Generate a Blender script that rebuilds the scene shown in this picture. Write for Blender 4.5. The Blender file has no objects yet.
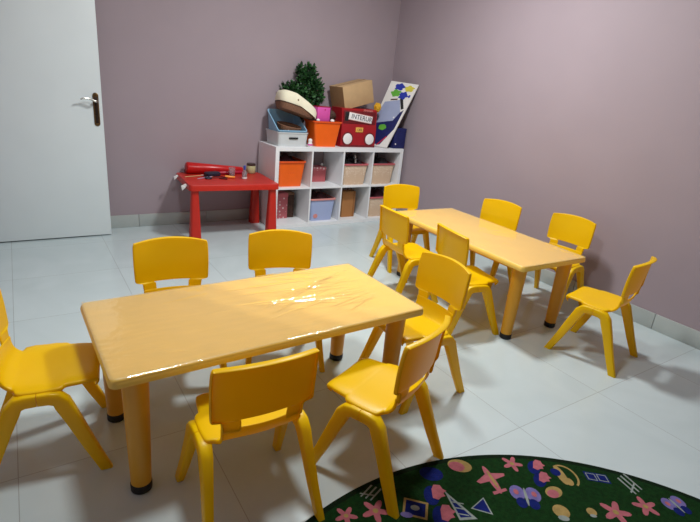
import bpy, bmesh, math, random
from mathutils import Vector, Matrix
random.seed(7)
R = math.radians
scn = bpy.context.scene
COL = scn.collection

# ------------------------------------------------------------------ materials
def nodes_of(name):
    m = bpy.data.materials.new(name); m.use_nodes = True
    nt = m.node_tree; b = nt.nodes['Principled BSDF']
    return m, nt, b
def srgb(r, g, b):
    f = lambda c: (c/255/12.92) if c/255 <= .04045 else ((c/255+.055)/1.055)**2.4
    return (f(r), f(g), f(b), 1)
def mat(name, rgb, rough=.5, var=.06, scale=14, bump=0., bscale=60, metal=0, spec=.5, coat=0, transl=0, stretch=None, sss=0):
    m, nt, b = nodes_of(name)
    c = srgb(*rgb)
    tc = nt.nodes.new('ShaderNodeTexCoord'); mp = nt.nodes.new('ShaderNodeMapping')
    nt.links.new(tc.outputs['Object'], mp.inputs['Vector'])
    if stretch: mp.inputs['Scale'].default_value = stretch
    n = nt.nodes.new('ShaderNodeTexNoise'); n.inputs['Scale'].default_value = scale; n.inputs['Detail'].default_value = 5
    nt.links.new(mp.outputs['Vector'], n.inputs['Vector'])
    r = nt.nodes.new('ShaderNodeValToRGB')
    r.color_ramp.elements[0].position = .3; r.color_ramp.elements[1].position = .7
    r.color_ramp.elements[0].color = tuple(max(0, x*(1-var)) for x in c[:3])+(1,)
    r.color_ramp.elements[1].color = tuple(min(1, x*(1+var)) for x in c[:3])+(1,)
    nt.links.new(n.outputs['Fac'], r.inputs['Fac']); nt.links.new(r.outputs['Color'], b.inputs['Base Color'])
    b.inputs['Roughness'].default_value = rough; b.inputs['Metallic'].default_value = metal
    b.inputs['Specular IOR Level'].default_value = spec; b.inputs['Coat Weight'].default_value = coat
    b.inputs['Coat Roughness'].default_value = .08
    if sss:
        b.inputs['Subsurface Weight'].default_value = sss; b.inputs['Subsurface Radius'].default_value = (.02, .01, .002)
    if bump:
        n2 = nt.nodes.new('ShaderNodeTexNoise'); n2.inputs['Scale'].default_value = bscale; n2.inputs['Detail'].default_value = 4
        nt.links.new(mp.outputs['Vector'], n2.inputs['Vector'])
        bp = nt.nodes.new('ShaderNodeBump'); bp.inputs['Strength'].default_value = bump; bp.inputs['Distance'].default_value = .01
        nt.links.new(n2.outputs['Fac'], bp.inputs['Height']); nt.links.new(bp.outputs['Normal'], b.inputs['Normal'])
    if transl:
        t = nt.nodes.new('ShaderNodeBsdfTranslucent'); t.inputs['Color'].default_value = srgb(*transl[1])
        mx = nt.nodes.new('ShaderNodeMixShader'); mx.inputs['Fac'].default_value = transl[0]
        nt.links.new(b.outputs[0], mx.inputs[1]); nt.links.new(t.outputs[0], mx.inputs[2])
        nt.links.new(mx.outputs[0], nt.nodes['Material Output'].inputs['Surface'])
    return m
def dots(name, base, dot, scale=38, rough=.7, size=.28):
    m, nt, b = nodes_of(name)
    tc = nt.nodes.new('ShaderNodeTexCoord'); v = nt.nodes.new('ShaderNodeTexVoronoi'); v.inputs['Scale'].default_value = scale
    v.inputs['Randomness'].default_value = .35
    nt.links.new(tc.outputs['Object'], v.inputs['Vector'])
    r = nt.nodes.new('ShaderNodeValToRGB'); r.color_ramp.elements[0].position = size-.04; r.color_ramp.elements[1].position = size+.04
    r.color_ramp.elements[0].color = srgb(*dot); r.color_ramp.elements[1].color = srgb(*base)
    nt.links.new(v.outputs['Distance'], r.inputs['Fac']); nt.links.new(r.outputs['Color'], b.inputs['Base Color'])
    b.inputs['Roughness'].default_value = rough
    return m
def wicker(name, rgb, dark, scale=90):
    m, nt, b = nodes_of(name)
    tc = nt.nodes.new('ShaderNodeTexCoord'); w = nt.nodes.new('ShaderNodeTexWave'); w.bands_direction = 'Z'
    w.inputs['Scale'].default_value = scale; w.inputs['Distortion'].default_value = 3
    nt.links.new(tc.outputs['Object'], w.inputs['Vector'])
    r = nt.nodes.new('ShaderNodeValToRGB'); r.color_ramp.elements[0].color = srgb(*dark); r.color_ramp.elements[1].color = srgb(*rgb)
    nt.links.new(w.outputs['Fac'], r.inputs['Fac']); nt.links.new(r.outputs['Color'], b.inputs['Base Color'])
    bp = nt.nodes.new('ShaderNodeBump'); bp.inputs['Strength'].default_value = .5; bp.inputs['Distance'].default_value = .004
    nt.links.new(w.outputs['Fac'], bp.inputs['Height']); nt.links.new(bp.outputs['Normal'], b.inputs['Normal'])
    b.inputs['Roughness'].default_value = .8
    return m
def floor_mat():
    m, nt, b = nodes_of('floor_tile')
    N, L = nt.nodes, nt.links
    tc = N.new('ShaderNodeTexCoord'); sp = N.new('ShaderNodeSeparateXYZ'); L.new(tc.outputs['Object'], sp.inputs[0])
    def grid(out, off, size):
        a = N.new('ShaderNodeMath'); a.operation = 'SUBTRACT'; a.inputs[1].default_value = off; L.new(out, a.inputs[0])
        d = N.new('ShaderNodeMath'); d.operation = 'DIVIDE'; d.inputs[1].default_value = size; L.new(a.outputs[0], d.inputs[0])
        f = N.new('ShaderNodeMath'); f.operation = 'FRACT'; L.new(d.outputs[0], f.inputs[0])
        s = N.new('ShaderNodeMath'); s.operation = 'SUBTRACT'; s.inputs[1].default_value = .5; L.new(f.outputs[0], s.inputs[0])
        ab = N.new('ShaderNodeMath'); ab.operation = 'ABSOLUTE'; L.new(s.outputs[0], ab.inputs[0])
        g = N.new('ShaderNodeMath'); g.operation = 'GREATER_THAN'; g.inputs[1].default_value = .5-.0013/size; L.new(ab.outputs[0], g.inputs[0])
        fl = N.new('ShaderNodeMath'); fl.operation = 'FLOOR'; L.new(d.outputs[0], fl.inputs[0])
        return g.outputs[0], fl.outputs[0]
    gx, ix = grid(sp.outputs[0], -3.563, .615); gy, iy = grid(sp.outputs[1], -.98, .62)
    mx = N.new('ShaderNodeMath'); mx.operation = 'MAXIMUM'; L.new(gx, mx.inputs[0]); L.new(gy, mx.inputs[1])
    cb = N.new('ShaderNodeCombineXYZ'); L.new(ix, cb.inputs[0]); L.new(iy, cb.inputs[1])
    wn = N.new('ShaderNodeTexWhiteNoise'); L.new(cb.outputs[0], wn.inputs['Vector'])
    n = N.new('ShaderNodeTexNoise'); n.inputs['Scale'].default_value = 2.2; n.inputs['Detail'].default_value = 8; n.inputs['Distortion'].default_value = 1.2
    add = N.new('ShaderNodeVectorMath'); L.new(tc.outputs['Object'], add.inputs[0]); L.new(wn.outputs['Color'], add.inputs[1]); L.new(add.outputs[0], n.inputs['Vector'])
    r = N.new('ShaderNodeValToRGB'); r.color_ramp.elements[0].position = .3; r.color_ramp.elements[1].position = .75
    r.color_ramp.elements[0].color = srgb(188, 202, 204); r.color_ramp.elements[1].color = srgb(199, 212, 214)
    L.new(n.outputs['Fac'], r.inputs['Fac'])
    mix = N.new('ShaderNodeMix'); mix.data_type = 'RGBA'; L.new(mx.outputs[0], mix.inputs['Factor'])
    L.new(r.outputs['Color'], mix.inputs['A']); mix.inputs['B'].default_value = srgb(158, 165, 166)
    L.new(mix.outputs['Result'], b.inputs['Base Color'])
    rr = N.new('ShaderNodeMapRange'); rr.inputs['To Min'].default_value = .16; rr.inputs['To Max'].default_value = .24
    n3 = N.new('ShaderNodeTexNoise'); n3.inputs['Scale'].default_value = 5; L.new(tc.outputs['Object'], n3.inputs['Vector'])
    L.new(n3.outputs['Fac'], rr.inputs['Value']); L.new(rr.outputs['Result'], b.inputs['Roughness'])
    b.inputs['Specular IOR Level'].default_value = .5
    return m
def film_mat():
    m, nt, b = nodes_of('clear_plastic_film')
    N, L = nt.nodes, nt.links
    tr = N.new('ShaderNodeBsdfTransparent'); tr.inputs[0].default_value = (.97, .97, .96, 1)
    b.inputs['Base Color'].default_value = srgb(235, 232, 222); b.inputs['Roughness'].default_value = .12
    b.inputs['Specular IOR Level'].default_value = .6
    gl = N.new('ShaderNodeBsdfGlossy'); gl.inputs['Roughness'].default_value = .035; gl.inputs['Color'].default_value = (1, 1, 1, 1)
    tcf = N.new('ShaderNodeTexCoord'); nn = N.new('ShaderNodeTexNoise'); nn.inputs['Scale'].default_value = 9; nn.inputs['Detail'].default_value = 6; nn.inputs['Distortion'].default_value = 1.5
    L.new(tcf.outputs['Object'], nn.inputs['Vector'])
    bp = N.new('ShaderNodeBump'); bp.inputs['Strength'].default_value = .25; bp.inputs['Distance'].default_value = .01; L.new(nn.outputs['Fac'], bp.inputs['Height'])
    L.new(bp.outputs['Normal'], gl.inputs['Normal'])
    df = N.new('ShaderNodeBsdfDiffuse'); df.inputs[0].default_value = srgb(236, 226, 196)
    mx0 = N.new('ShaderNodeMixShader'); mx0.inputs[0].default_value = .16
    L.new(tr.outputs[0], mx0.inputs[1]); L.new(df.outputs[0], mx0.inputs[2])
    fr = N.new('ShaderNodeFresnel'); fr.inputs['IOR'].default_value = 1.75
    mx = N.new('ShaderNodeMixShader'); L.new(fr.outputs[0], mx.inputs[0])
    L.new(mx0.outputs[0], mx.inputs[1]); L.new(gl.outputs[0], mx.inputs[2])
    L.new(mx.outputs[0], N['Material Output'].inputs['Surface'])
    return m
def glass_mat(name, rgb):
    m, nt, b = nodes_of(name)
    n = nt.nodes.new('ShaderNodeTexNoise'); n.inputs['Scale'].default_value = 30
    r = nt.nodes.new('ShaderNodeMapRange'); r.inputs['To Min'].default_value = .03; r.inputs['To Max'].default_value = .1
    nt.links.new(n.outputs['Fac'], r.inputs['Value']); nt.links.new(r.outputs['Result'], b.inputs['Roughness'])
    b.inputs['Base Color'].default_value = srgb(*rgb); b.inputs['Transmission Weight'].default_value = .85; b.inputs['IOR'].default_value = 1.45
    return m
M = dict(
    wall=mat('wall_paint', (162, 148, 155), .62, .02, 3, .05, 220, spec=.35),
    ceil=mat('ceiling_paint', (226, 224, 222), .8, .01),
    base=mat('skirting_tile', (172, 180, 178), .3, .05, 6),
    floor=floor_mat(),
    door=mat('door_paint', (222, 232, 234), .42, .015, 4),
    brass=mat('aged_brass', (120, 98, 66), .35, .3, 60, metal=.9),
    bronze=mat('dark_bronze', (52, 38, 30), .4, .3, 60, metal=.6),
    steel=mat('steel', (190, 186, 178), .25, .05, metal=1),
    chair=mat('yellow_plastic', (255, 214, 0), .34, .03, 9, .06, 260, spec=.42, transl=(.32, (255, 204, 0))),
    ttop=mat('table_plastic_top', (246, 208, 100), .4, .04, 8, stretch=(1, 6, 1)),
    tleg=mat('table_leg_plastic', (222, 160, 34), .4, .05, 9),
    rubber=mat('black_rubber', (22, 22, 24), .6, .1),
    film=film_mat(),
    shelf=mat('white_laminate', (232, 234, 236), .4, .015),
    red=mat('red_plastic', (192, 36, 22), .4, .05),
    redroll=mat('red_vinyl', (196, 24, 24), .3, .08, 20),
    magenta=mat('crimson_vinyl', (170, 16, 50), .35, .08, 20),
    orange=mat('orange_plastic', (240, 100, 12), .4, .04),
    orange_in=mat('orange_rim', (226, 84, 22), .4, .04),
    greybin=mat('grey_plastic', (200, 205, 206), .45, .03),
    blue=mat('light_blue_plastic', (134, 178, 206), .45, .05),
    black=mat('black_cloth', (30, 24, 30), .8, .3, 40),
    maroon=mat('maroon_cloth', (62, 20, 30), .85, .3, 30, .4, 40),
    darkbrown=mat('dark_brown', (74, 50, 40), .8, .3, 40, .5, 50),
    brown=wicker('brown_wicker', (156, 112, 84), (92, 60, 44)),
    cream=mat('cream_cloth', (232, 226, 200), .85, .04, 20, .15, 90),
    pink=mat('magenta_card', (216, 84, 170), .6, .04),
    palepink=mat('pale_pink_plastic', (214, 140, 134), .5, .06),
    white=mat('white_plastic', (236, 234, 232), .45, .02),
    carton=mat('cardboard', (190, 158, 116), .8, .05, 12),
    carton_d=mat('cardboard_dark', (150, 116, 80), .85, .08, 12),
    truck=mat('fire_red_card', (158, 14, 26), .5, .08, 12),
    truck_d=mat('deep_red_card', (110, 12, 22), .55, .1, 12),
    badge=mat('yellow_badge', (232, 180, 84), .5, .1, 40),
    ink=mat('dark_ink', (46, 44, 70), .6, .1),
    leaf=mat('dark_leaf', (24, 62, 30), .5, .5, 30),
    leaf2=mat('mid_leaf', (46, 92, 44), .5, .4, 30),
    stem=mat('plant_stem', (66, 62, 36), .7, .2),
    pot=mat('terracotta', (120, 72, 50), .7, .1),
    board=mat('board_white', (228, 226, 222), .45, .03),
    boardedge=mat('board_edge_dark', (70, 60, 66), .6, .1),
    bblue=mat('paint_blue', (34, 52, 160), .5, .1), navy=mat('navy', (24, 32, 92), .5, .25, 30),
    bgreen=mat('paint_green', (96, 172, 60), .5, .1), byellow=mat('paint_yellow', (208, 198, 70), .5, .06),
    lilac=mat('lilac_grey', (156, 166, 198), .5, .06, 8), bred=mat('paint_red', (186, 40, 66), .5, .1),
    yellowtoy=mat('yellow_plush', (214, 162, 36), .9, .15, 60, .5, 120),
    dotbeige=dots('beige_dotted_fabric', (212, 184, 156), (246, 232, 214), 60),
    dotblue=dots('blue_dotted_fabric', (164, 178, 216), (90, 98, 160), 17, size=.13),
    dotpink=dots('pink_patterned_card', (196, 104, 112), (236, 206, 206), 30, size=.3),
    rosered=mat('rose_card', (190, 92, 98), .6, .08),
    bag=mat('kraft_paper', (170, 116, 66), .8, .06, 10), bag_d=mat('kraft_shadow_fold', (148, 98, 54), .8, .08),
    twine=mat('twine', (96, 66, 44), .9, .2),
    greencream=mat('pale_green_wax', (186, 186, 140), .4, .05), lid=mat('dark_lid', (62, 44, 40), .4, .1),
    glass=glass_mat('clear_glass', (230, 235, 240)), bluecap=mat('blue_cap', (60, 80, 170), .4, .05),
    amber=mat('amber_orange', (240, 150, 50), .35, .1),
    pencil=mat('pencil_lilac', (190, 160, 190), .45, .05), pencil2=mat('pencil_tan', (206, 170, 120), .5, .05),
    paper=mat('white_paper', (228, 226, 224), .8, .02), leather=mat('navy_case', (28, 30, 50), .5, .1),
    rug=mat('green_rug', (16, 54, 18), .95, .3, 70, .8, 400, spec=.15),
    rugedge=mat('dark_rug_binding', (16, 34, 18), .95, .3, 70, .8, 300, spec=.1),
    rpink=mat('rug_pink', (172, 98, 108), .95, .14, 50, .5, 300, spec=.1), rblue=mat('rug_blue', (20, 32, 98), .95, .2, 50, .5, 300, spec=.1),
    ryel=mat('rug_yellow', (160, 136, 84), .95, .15, 50, .5, 300, spec=.1), rwhite=mat('rug_pale', (140, 150, 146), .95, .15, 50, .5, 300, spec=.1),
    rgreen=mat('rug_light_green', (104, 136, 84), .95, .2, 50, .5, 300, spec=.1), rlil=mat('rug_lilac', (112, 104, 160), .95, .15, 50, .5, 300, spec=.1),
)
# ------------------------------------------------------------------ helpers
def link(name, me, parent=None, loc=(0, 0, 0), rot=(0, 0, 0)):
    o = bpy.data.objects.new(name, me); COL.objects.link(o)
    o.location = loc; o.rotation_euler = rot
    if parent: o.parent = parent
    return o
def fin(name, bm, mats, parent=None, loc=(0, 0, 0), rot=(0, 0, 0), smooth=30, recalc=True):
    if recalc: bmesh.ops.recalc_face_normals(bm, faces=bm.faces)
    me = bpy.data.meshes.new(name); bm.to_mesh(me); bm.free()
    for m in (mats if isinstance(mats, (list, tuple)) else [mats]): me.materials.append(m)
    if smooth:
        for p in me.polygons: p.use_smooth = True
        me.set_sharp_from_angle(angle=R(smooth))
    return link(name, me, parent, loc, rot)
def apply_mods(o):
    bpy.context.view_layer.update()
    dg = bpy.context.evaluated_depsgraph_get()
    me = bpy.data.meshes.new_from_object(o.evaluated_get(dg), depsgraph=dg)
    old = o.data; o.modifiers.clear(); o.data = me; me.name = o.name
    bpy.data.meshes.remove(old)
def tag(o, label=None, cat=None, group=None, kind=None):
    if label: o['label'] = label
    if cat: o['category'] = cat
    if group: o['group'] = group
    if kind: o['kind'] = kind
    return o
def thing(name, loc, label, cat, rz=0, group=None):
    o = bpy.data.objects.new(name, None); o.empty_display_size = .1; COL.objects.link(o)
    o.location = loc; o.rotation_euler = (0, 0, rz)
    return tag(o, label, cat, group)
def box(bm, x0, x1, y0, y1, z0, z1, bev=0, mi=0, rot=None, seg=2):
    r = bmesh.ops.create_cube(bm, size=1)
    vs = r['verts']
    for v in vs:
        v.co = Vector(((x0+x1)/2+v.co.x*(x1-x0), (y0+y1)/2+v.co.y*(y1-y0), (z0+z1)/2+v.co.z*(z1-z0)))
    fs = set(f for v in vs for f in v.link_faces)
    for f in fs: f.material_index = mi
    if bev:
        es = list(set(e for v in vs for e in v.link_edges))
        bmesh.ops.bevel(bm, geom=es, offset=bev, segments=seg, profile=.5, affect='EDGES')
    return vs
def loft(bm, rings, cap0=True, cap1=True, mi=0):
    V = [[bm.verts.new(p) for p in r] for r in rings]
    n = len(V[0])
    for a, b in zip(V[:-1], V[1:]):
        for i in range(n):
            f = bm.faces.new((a[i], a[(i+1) % n], b[(i+1) % n], b[i])); f.material_index = mi
    if cap0: bm.faces.new(V[0][::-1]).material_index = mi
    if cap1: bm.faces.new(V[-1]).material_index = mi
    return V
def rring(w, d, r, z, n=5, cx=0, cy=0):
    r = min(r, w/2-1e-4, d/2-1e-4); out = []
    for k, (sx, sy) in enumerate(((1, 1), (-1, 1), (-1, -1), (1, -1))):
        for i in range(n+1):
            a = math.pi/2*(k+i/n)
            out.append((cx+sx*(w/2-r)+r*math.cos(a), cy+sy*(d/2-r)+r*math.sin(a), z))
    return out
def circ(r, z, n=24, cx=0, cy=0):
    return [(cx+r*math.cos(2*math.pi*i/n), cy+r*math.sin(2*math.pi*i/n), z) for i in range(n)]
def lathe(bm, prof, n=24, mi=0, cx=0, cy=0):
    loft(bm, [circ(max(r, 1e-4), z, n, cx, cy) for r, z in prof], mi=mi)
def tube(bm, pts, rad, n=8, mi=0):
    pts = [Vector(p) for p in pts]; rings = []
    up = Vector((0, 0, 1))
    for i, p in enumerate(pts):
        d = (pts[min(i+1, len(pts)-1)]-pts[max(i-1, 0)]).normalized()
        s = d.cross(up if abs(d.z) < .9 else Vector((1, 0, 0))).normalized(); t = s.cross(d)
        r = rad[i] if isinstance(rad, (list, tuple)) else rad
        rings.append([p+s*r*math.cos(2*math.pi*k/n)+t*r*math.sin(2*math.pi*k/n) for k in range(n)])
    loft(bm, rings, mi=mi)
def text_mesh(body, size, m, name, parent, loc, rot, shear=0, extrude=.0008):
    cu = bpy.data.curves.new(name, 'FONT'); cu.body = body; cu.size = size; cu.extrude = extrude
    cu.align_x = 'CENTER'; cu.align_y = 'CENTER'; cu.shear = shear
    t = bpy.data.objects.new(name+'_src', cu); COL.objects.link(t)
    bpy.context.view_layer.update()
    me = bpy.data.meshes.new_from_object(t)
    bpy.data.objects.remove(t); bpy.data.curves.remove(cu)
    me.materials.clear(); me.materials.append(m)
    return link(name, me, parent, loc, rot)
def struct(name, bm, m, smooth=0, parent=None):
    o = fin(name, bm, m, parent, smooth=smooth)
    if not parent: o['kind'] = 'structure'
    return o

# ------------------------------------------------------------------ room
XL, YF, H = -3.84, -5.6, 2.8
T = .15
bm = bmesh.new(); box(bm, XL-T, T, YF-T, T, -.1, 0); struct('floor', bm, M['floor'])
bm = bmesh.new(); box(bm, XL-T, T, YF-T, T, H, H+.1); struct('ceiling', bm, M['ceil'])
bm = bmesh.new(); box(bm, XL-T, T, 0, T, 0, H); struct('wall_back', bm, M['wall'])
bm = bmesh.new(); box(bm, 0, T, YF-T, 0, 0, H); struct('wall_right', bm, M['wall'])
bm = bmesh.new(); box(bm, XL-T, XL, YF-T, 0, 0, H); struct('wall_left', bm, M['wall'])
bm = bmesh.new(); box(bm, XL, 0, YF-T, YF, 0, H); struct('wall_front', bm, M['wall'])
def skirting(name, x0, y0, x1, y1, nx, ny):
    bm = bmesh.new(); L = math.hypot(x1-x0, y1-y0); dx, dy = (x1-x0)/L, (y1-y0)/L
    s = 0; w = .6; hh = .11; t = .012
    while s < L-.001:
        e = min(s+w, L)
        a = (x0+dx*(s+.0012), y0+dy*(s+.0012)); b = (x0+dx*(e-.0012), y0+dy*(e-.0012))
        xs = sorted((a[0], b[0], a[0]+nx*t, b[0]+nx*t)); ys = sorted((a[1], b[1], a[1]+ny*t, b[1]+ny*t))
        box(bm, xs[0], xs[-1], ys[0], ys[-1], 0, hh, .003)
        s = e
    return struct(name, bm, M['base'], 30)
skirting('baseboard_back', XL+.02, 0, -.013, 0, 0, -1)
skirting('baseboard_right', 0, YF+.02, 0, -.0, -1, 0)
skirting('baseboard_left', XL, YF+.02, XL, -1.2, 1, 0)

# door leaf swung open against the back wall
bm = bmesh.new(); box(bm, -3.80, -2.872, -.2, -.16, .010, 2.08, .003)
door = struct('door_1', bm, M['door'], 30)
bm = bmesh.new()
loft(bm, [[(x*s-2.915, -.2005-d, z*s2+.998) for x, z in
     [(.02*math.cos(a)*(1 if True else 0), (.1 if math.sin(a) > 0 else -.1)+.022*math.sin(a)) for a in [2*math.pi*i/28 for i in range(28)]]]
     for s, s2, d in ((1, 1, 0), (1, 1, .004), (.8, .96, .007))])
plate = fin('handle_plate', bm, M['brass'], door); plate['label'] = 'aged brass handle plate'
bm = bmesh.new(); box(bm, -2.926, -2.904, -.2105, -.206, .90, 1.09, .002); fin('plate_inlay', bm, M['bronze'], plate)
bm = bmesh.new()
tube(bm, [(-2.915, -.205, 1.06), (-2.915, -.245, 1.06), (-2.922, -.252, 1.061), (-2.945, -.254, 1.072), (-2.975, -.254, 1.08), (-3.005, -.254, 1.078), (-3.022, -.254, 1.07)],
     [.01, .009, .009, .008, .007, .006, .005], 10)
fin('door_handle', bm, M['steel'], door)['label'] = 'curved metal lever handle'
for z in (.25, 1.05, 1.85):
    bm = bmesh.new(); lathe(bm, [(.007, z-.05), (.007, z+.05)], 12, cx=-3.806, cy=-.155); fin('hinge', bm, M['steel'], door)

# ------------------------------------------------------------------ chair
def chair_seat():
    rows = [(.144, .302, .100), (.154, .316, .112), (.153, .331, .120), (.138, .340, .130), (.09, .341, .138), (.056, .341, .140),
            (.049, .3405, .144), (.044, .340, .160), (-.01, .339, .162), (-.084, .339, .161), (-.090, .3395, .146), (-.096, .340, .131),(-.104, .341, .127), (-.124, .352, .125), (-.137, .368, .125), (-.145, .388, .126), (-.148, .402, .127)]
    us = [-1, -.94, -.8, -.6, -.4, -.2, 0, .2, .4, .6, .8, .94, 1]
    bm = bmesh.new(); G = []
    for i, (y, z, w) in enumerate(rows):
        a = rows[max(i-1, 0)]; b = rows[min(i+1, len(rows)-1)]
        d = Vector((0, b[0]-a[0], b[1]-a[1])).normalized(); nrm = Vector((0, d.z, -d.y))   # points up / forward
        if i < 3: nrm = Vector((0, .5, .8)).normalized()
        k = max(0, (i-11)/5)
        r = []
        for u in us:
            p = Vector((u*w, y+k*.022*u*u, z+(.004*u*u-.010*u**8)*(1-k)-.004*(1-u*u)*(1-k)))
            r.append(p)
        off = -nrm*.013
        r = [r[0]+off+Vector((.0, 0, 0))]+r+[r[-1]+off]
        G.append([bm.verts.new(p) for p in r])
    for a, b in zip(G[:-1], G[1:]):
        for j in range(len(a)-1): bm.faces.new((a[j], a[j+1], b[j+1], b[j]))
    return bm
def chair_back():
    # rows: z, half width, posts only
    rows = [(.384, .125, 1), (.404, .127, 1), (.426, .129, 1), (.431, .131, 1), (.434, .155, 0), (.439, .161, 0), (.47, .161, 0), (.51, .163, 0),
            (.565, .163, 0), (.600, .162, 0), (.612, .159, 0), (.617, .154, 0)]
    us = [-1, -.93, -.8, -.66, -.54, -.36, -.18, 0, .18, .36, .54, .66, .8, .93, 1]
    bm = bmesh.new(); G = []
    def pos(u, z, w, t):
        arch = .012*(1-u*u)*t
        zz = z+arch
        y = -.150-(zz-.40)*.14+.034*u*u*min(1, .55+(z-.388)*3)
        return Vector((u*w, y, zz))
    for i, (z, w, post) in enumerate(rows):
        t = max(0, (z-.47)/.13)
        r = [pos(u, z, w, t) for u in us]
        if not post or True:
            off = Vector((0, -.020, 0))
            r = [r[0]+off]+r+[r[-1]+off]
        G.append(r)
    top = [p+Vector((0, -.024, -.002)) for p in G[-1]]
    top[0] = G[-1][0]+Vector((.002, -.003, -.004)); top[-1] = G[-1][-1]+Vector((-.002, -.003, -.004))
    G.append(top)
    V = [[bm.verts.new(p) for p in r] for r in G]
    nc = len(V[0])
    for i, (a, b) in enumerate(zip(V[:-1], V[1:])):
        for j in range(nc-1):
            if i < 4:
                um = ([-1.1]+us+[1.1]); c = (um[j]+um[j+1])/2
                if abs(c) < .54: continue
            bm.faces.new((a[j], a[j+1], b[j+1], b[j]))
    for v in [v for v in bm.verts if not v.link_faces]: bm.verts.remove(v)
    return bm
def chair_leg(sx, front):
    st = [(.156, -.028, .307, 0, .050, .044), (.157, .004, .307, 3, .051, .045), (.158, .026, .302, 26, .056, .045), (.160, .042, .280, 56, .062, .042),
          (.164, .068, .216, 67, .056, .036), (.173, .110, .106, 68, .049, .031), (.181, .1435, .026, 69, .043, .028), (.184, .1545, 0, 90, .046, .027)]
    st = [(x, y, z, a, w_*.86, tx*.92) for x, y, z, a, w_, tx in st]
    if not front:
        st = [(x, -.058-y, z, (180-a if a != 90 else 90), w_, tx) for x, y, z, a, w_, tx in st]
    bm = bmesh.new(); rings = []
    n = 16
    for x, y, z, ang, w, tx in st:
        # ang: travel direction measured in y-z plane below horizontal ; section vector is perpendicular
        a = R(ang); sv = Vector((0, math.sin(a), math.cos(a)))
        if ang == 90: sv = Vector((0, 1, 0))
        ring = []
        for k in range(n):
            t = 2*math.pi*k/n; c, s = math.cos(t), math.sin(t); e = .36
            q = Vector((sx*x, y, z))+Vector((1, 0, 0))*tx/2*math.copysign(abs(c)**e, c)+sv*w/2*math.copysign(abs(s)**e, s)
            ring.append(q)
        if sx*(1 if front else -1) < 0: ring = ring
        rings.append(ring)
    loft(bm, rings)
    return bm
def make_chair():
    t = thing('plastic_chair', (0, 0, 0), 'x', 'chair', group='yellow plastic chairs around the two low tables')
    s = fin('seat', chair_seat(), M['chair'], t, smooth=0)
    b = fin('backrest', chair_back(), M['chair'], t, smooth=0)
    for o, th in ((s, .007), (b, .007)):
        m = o.modifiers.new('s', 'SOLIDIFY'); m.thickness = th; m.offset = -1 if o is s else -1; m.use_even_offset = False
        m = o.modifiers.new('u', 'SUBSURF'); m.levels = 2; m.render_levels = 2
        apply_mods(o)
        for p in o.data.polygons: p.use_smooth = True
    for sx in (-1, 1):
        for fr in (True, False):
            fin('leg', chair_leg(sx, fr), M['chair'], t, smooth=50)
    return t
def copy_tree(o, parent=None):
    c = o.copy(); COL.objects.link(c)
    if parent: c.parent = parent
    for ch in list(o.children): copy_tree(ch, c)
    return c
CH = [
 (-2.928, -2.473, 3.032, 'yellow plastic chair behind the near table, far side, left one nearest the door'),
 (-2.424, -2.494, 2.857, 'yellow plastic chair behind the near table, far side, in front of the red table'),
 (-3.428, -2.712, -1.713, 'yellow plastic chair at the left end of the near table, cut off by picture edge'),
 (-2.915, -3.243, -.038, 'yellow plastic chair seen from behind, its back towards us at the near table'),
 (-2.428, -3.306, .400, 'yellow plastic chair turned at an angle, a rear leg standing on the green rug'),
 (-1.978, -2.957, 1.585, 'yellow plastic chair at the right end of the near table, between both tables'),
 (-1.226, -2.578, -1.769, 'yellow plastic chair on the left side of the far table, at its near end'),
 (-1.292, -2.088, -1.638, 'yellow plastic chair on the left side of the far table, at its far end'),
 (-.897, -1.585, 2.937, 'yellow plastic chair at the far end of the far table, nearest the white shelf'),
 (-.549, -2.103, 1.755, 'yellow plastic chair between far table and right wall, the one nearer the corner'),
 (-.361, -2.577, 1.672, 'yellow plastic chair between far table and right wall, the one farther from the corner'),
 (-.735, -3.159, .190, 'yellow plastic chair alone on the open floor at the right, away from the tables'),
]
proto = make_chair()
chairs = [proto]+[copy_tree(proto) for _ in CH[1:]]
for o, (x, y, rz, lab) in zip(chairs, CH):
    o.location = (x, y, 0); o.rotation_euler = (0, 0, rz); o['label'] = lab

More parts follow.
